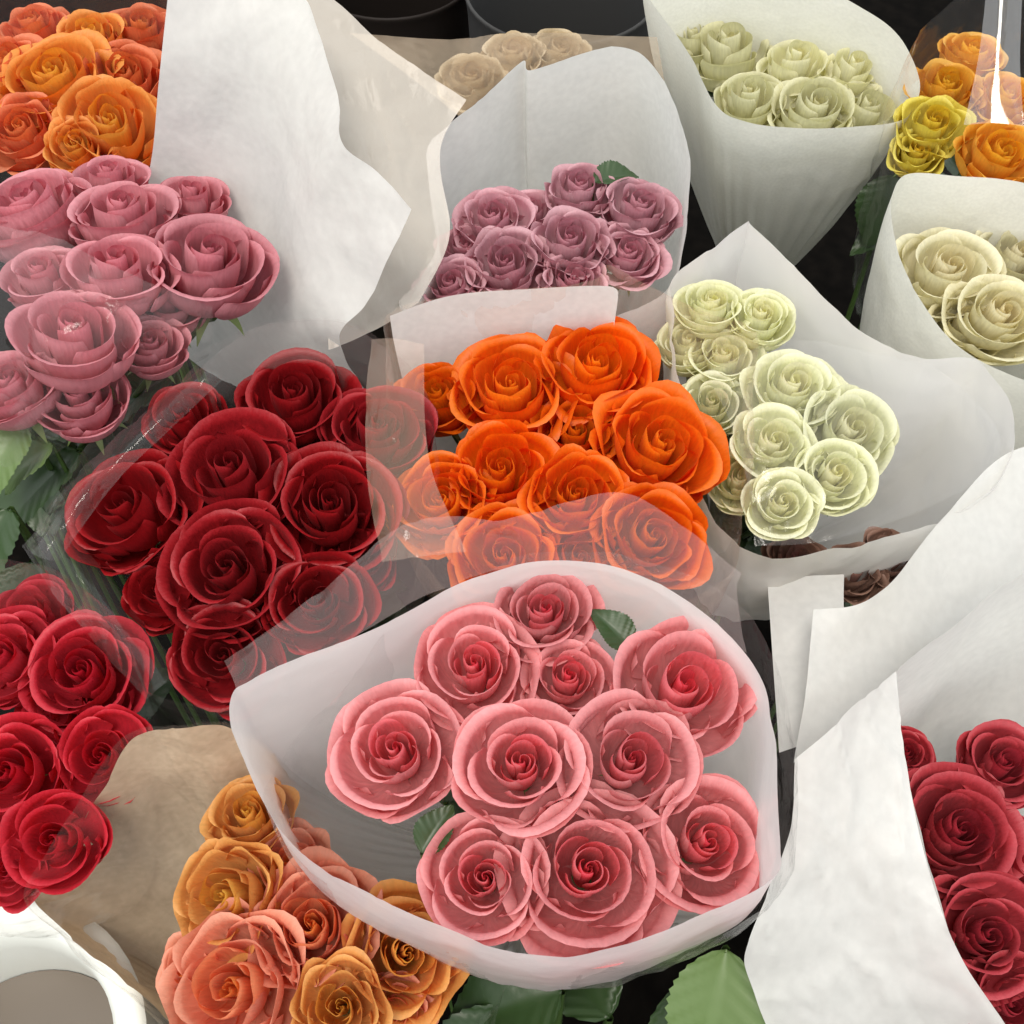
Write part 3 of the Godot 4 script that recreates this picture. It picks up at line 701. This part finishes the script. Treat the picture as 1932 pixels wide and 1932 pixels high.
	part("film_sheet", cone([[520, 1415, .562], [440, 1366, .588], [380, 1362, .600], [320, 1370, .602], [240, 1392, .602], [170, 1480, .588], [95, 1590, .563], [40, 1690, .538], [100, 1755, .522], [180, 1828, .500], [300, 1930, .47], [420, 2020, .44], [700, 2080, .45], [880, 1990, .48], [960, 1850, .52]], b.foot, false, 0.004, 0.002, 1.6, 0.035), mats.film, o)

	# --- dusky red
	b = bunch("dusky")
	o = wrapper("paper_wrap", "broad white crumpled paper round the dusky red roses")
	part("sheet", cone([[1692, 1266, 0.624], [1800, 1178, 0.630], [1932, 1080, 0.633], [2100, 1080, 0.627], [2220, 1450, 0.594], [2180, 1850, 0.530], [2040, 2060, 0.530], [1912, 1950, 0.540], [1808, 1790, 0.558], [1745, 1610, 0.582], [1706, 1430, 0.601], [1692, 1330, 0.613]], b.foot, true, 0.002, 0.0016, 2.2, 0.05), mats.paper, o)
	part("fold", sheet([[[1692, 1266, 0.625], [1600, 1348, 0.630], [1500, 1432, 0.612]], [[1703, 1400, 0.604], [1600, 1480, 0.600], [1485, 1590, 0.585]], [[1744, 1610, 0.584], [1600, 1680, 0.565], [1410, 1780, 0.556]], [[1807, 1790, 0.560], [1620, 1840, 0.530], [1425, 1880, 0.520]], [[1930, 1980, 0.538], [1700, 2000, 0.495], [1480, 2010, 0.485]]], 0.004, 0.0030), mats.paper, o)

	# --- grey papers between
	b = bunch("faded")
	o = wrapper("paper_wrap", "grey shaded white paper with a sharp slanting edge, wedged behind the broad paper")
	part("sheet", sheet([[[1535, 1150, .545], [1650, 1126, .552], [1770, 990, .560], [1880, 868, .568], [1980, 830, .572]], [[1520, 1290, .530], [1620, 1220, .534], [1760, 1110, .540], [1880, 1000, .546], [1990, 940, .550]], [[1500, 1440, .512], [1600, 1360, .514], [1700, 1275, .516], [1830, 1170, .520], [1980, 1060, .522]]], 0.003, 0.0008), mats.paper, o)
	part("corner", sheet([[[1448, 1090, .508], [1520, 1088, .510], [1592, 1085, .512]], [[1455, 1200, .500], [1520, 1190, .505], [1592, 1180, .508]], [[1470, 1420, .480], [1530, 1400, .485], [1600, 1380, .490]]], 0.002, 0.0008), mats.paper, o)

	# --- film round the tan roses
	b = bunch("tan")
	o = wrapper("film_wrap", "grey frosted film standing between the tall white sheet and the peaked paper", "film")
	part("sheet", sheet([[[545, -60, .700], [620, -10, .690], [740, 95, .670], [880, 188, .645]], [[560, 150, .66], [660, 200, .650], [740, 240, .640], [830, 285, .622]], [[600, 330, .62], [690, 380, .615], [760, 410, .61], [850, 440, .596]], [[620, 660, .56], [670, 640, .56], [730, 610, .565], [790, 570, .570]]], 0.004, 0.002), mats.frosted_film, o)
	part("clear_sheet", sheet([[[660, 62, .650], [860, 74, .630], [1000, 62, .620], [1240, 70, .590]], [[780, 150, .605], [900, 145, .590], [1010, 140, .575], [1250, 130, .560]], [[880, 230, .55], [960, 220, .53], [1060, 200, .52], [1260, 200, .52]]], 0.003, 0.002), mats.beige_film, o)

# ---------------------------------------------------------------- leaves that show by themselves

func leaf_at(label: String, x: float, y: float, h: float, size: float, yaw: float, tip: float, m: String):
	var o := thing("rose_leaf", label, "leaf")
	o.transform = Transform3D(Basis.from_euler(Vector3(tip, yaw, 0)).scaled(Vector3.ONE * size), at(x, y, h))
	part("blade", leaf_meshes[rng.randi() % 3], mats[m], o)
	var inv := o.transform.affine_inverse()
	var p := o.position
	part("stalk", tube_mesh([Vector3.ZERO, inv * (p + Vector3(0, -0.05, 0)), inv * Vector3(p.x, 0.0, p.z)], [0.03, 0.04, 0.05], 6), mats.stem, o)

func leaves():
	leaf_at("dark green leaf beside the white arch in the pink bouquet", 1190, 1225, .622, .032, 0.8, 0.5, "leaf")
	leaf_at("dark green leaf below the sideways pink rose", 795, 1610, .610, .03, -0.6, 0.4, "leaf")
	leaf_at("broad pale green leaf hanging below the pink bouquet beside white paper", 1370, 1790, .50, .085, 2.9, -0.4, "pale_leaf")
	leaf_at("dark green leaf in the shade under the pink bouquet's rim", 1060, 1870, .42, .09, 1.8, -0.2, "leaf")
	leaf_at("dark green leaf in the shade nearest the pale green one", 1280, 1860, .43, .09, 3.3, -0.3, "leaf")
	leaf_at("dark glossy leaf farthest down between peach roses and pink rim", 960, 1900, .40, .10, 2.6, -0.3, "leaf")
	leaf_at("dark glossy leaf at the bottom edge under the pink bouquet", 1150, 1920, .36, .10, 0.6, -0.2, "leaf")
	leaf_at("dark glossy leaf beside the white paper's lower corner", 1430, 1900, .40, .09, 2.2, -0.4, "leaf")
	leaf_at("dark green leaf behind the topmost lilac roses", 1120, 345, .572, .042, -1.2, 0.15, "leaf")
	leaf_at("pale green leaf below the lowest dusky pink rose", 50, 800, .575, .06, 2.6, -0.2, "pale_leaf")
	leaf_at("greyish green leaf under the pink roses at the photo's edge", 100, 840, .560, .055, 2.0, -0.3, "pale_leaf")
	leaf_at("dark green leaf at the edge between dusky pink and crimson bunches", 20, 960, .54, .09, 2.7, -0.2, "leaf")
	leaf_at("dark green leaf beside the film edge under the dusky pink roses", 150, 850, .53, .09, 2.2, -0.3, "leaf")
	leaf_at("dark green leaf between the dusky pink bunch and small red rose", 330, 700, .54, .08, 2.0, -0.3, "leaf")
	leaf_at("dark green leaf in the shade left of the red bouquet", 60, 1060, .45, .10, 3.0, -0.3, "leaf")
	leaf_at("dark leaf deep between the papers by the yellow roses", 1690, 330, .52, .07, 2.6, -0.9, "leaf")
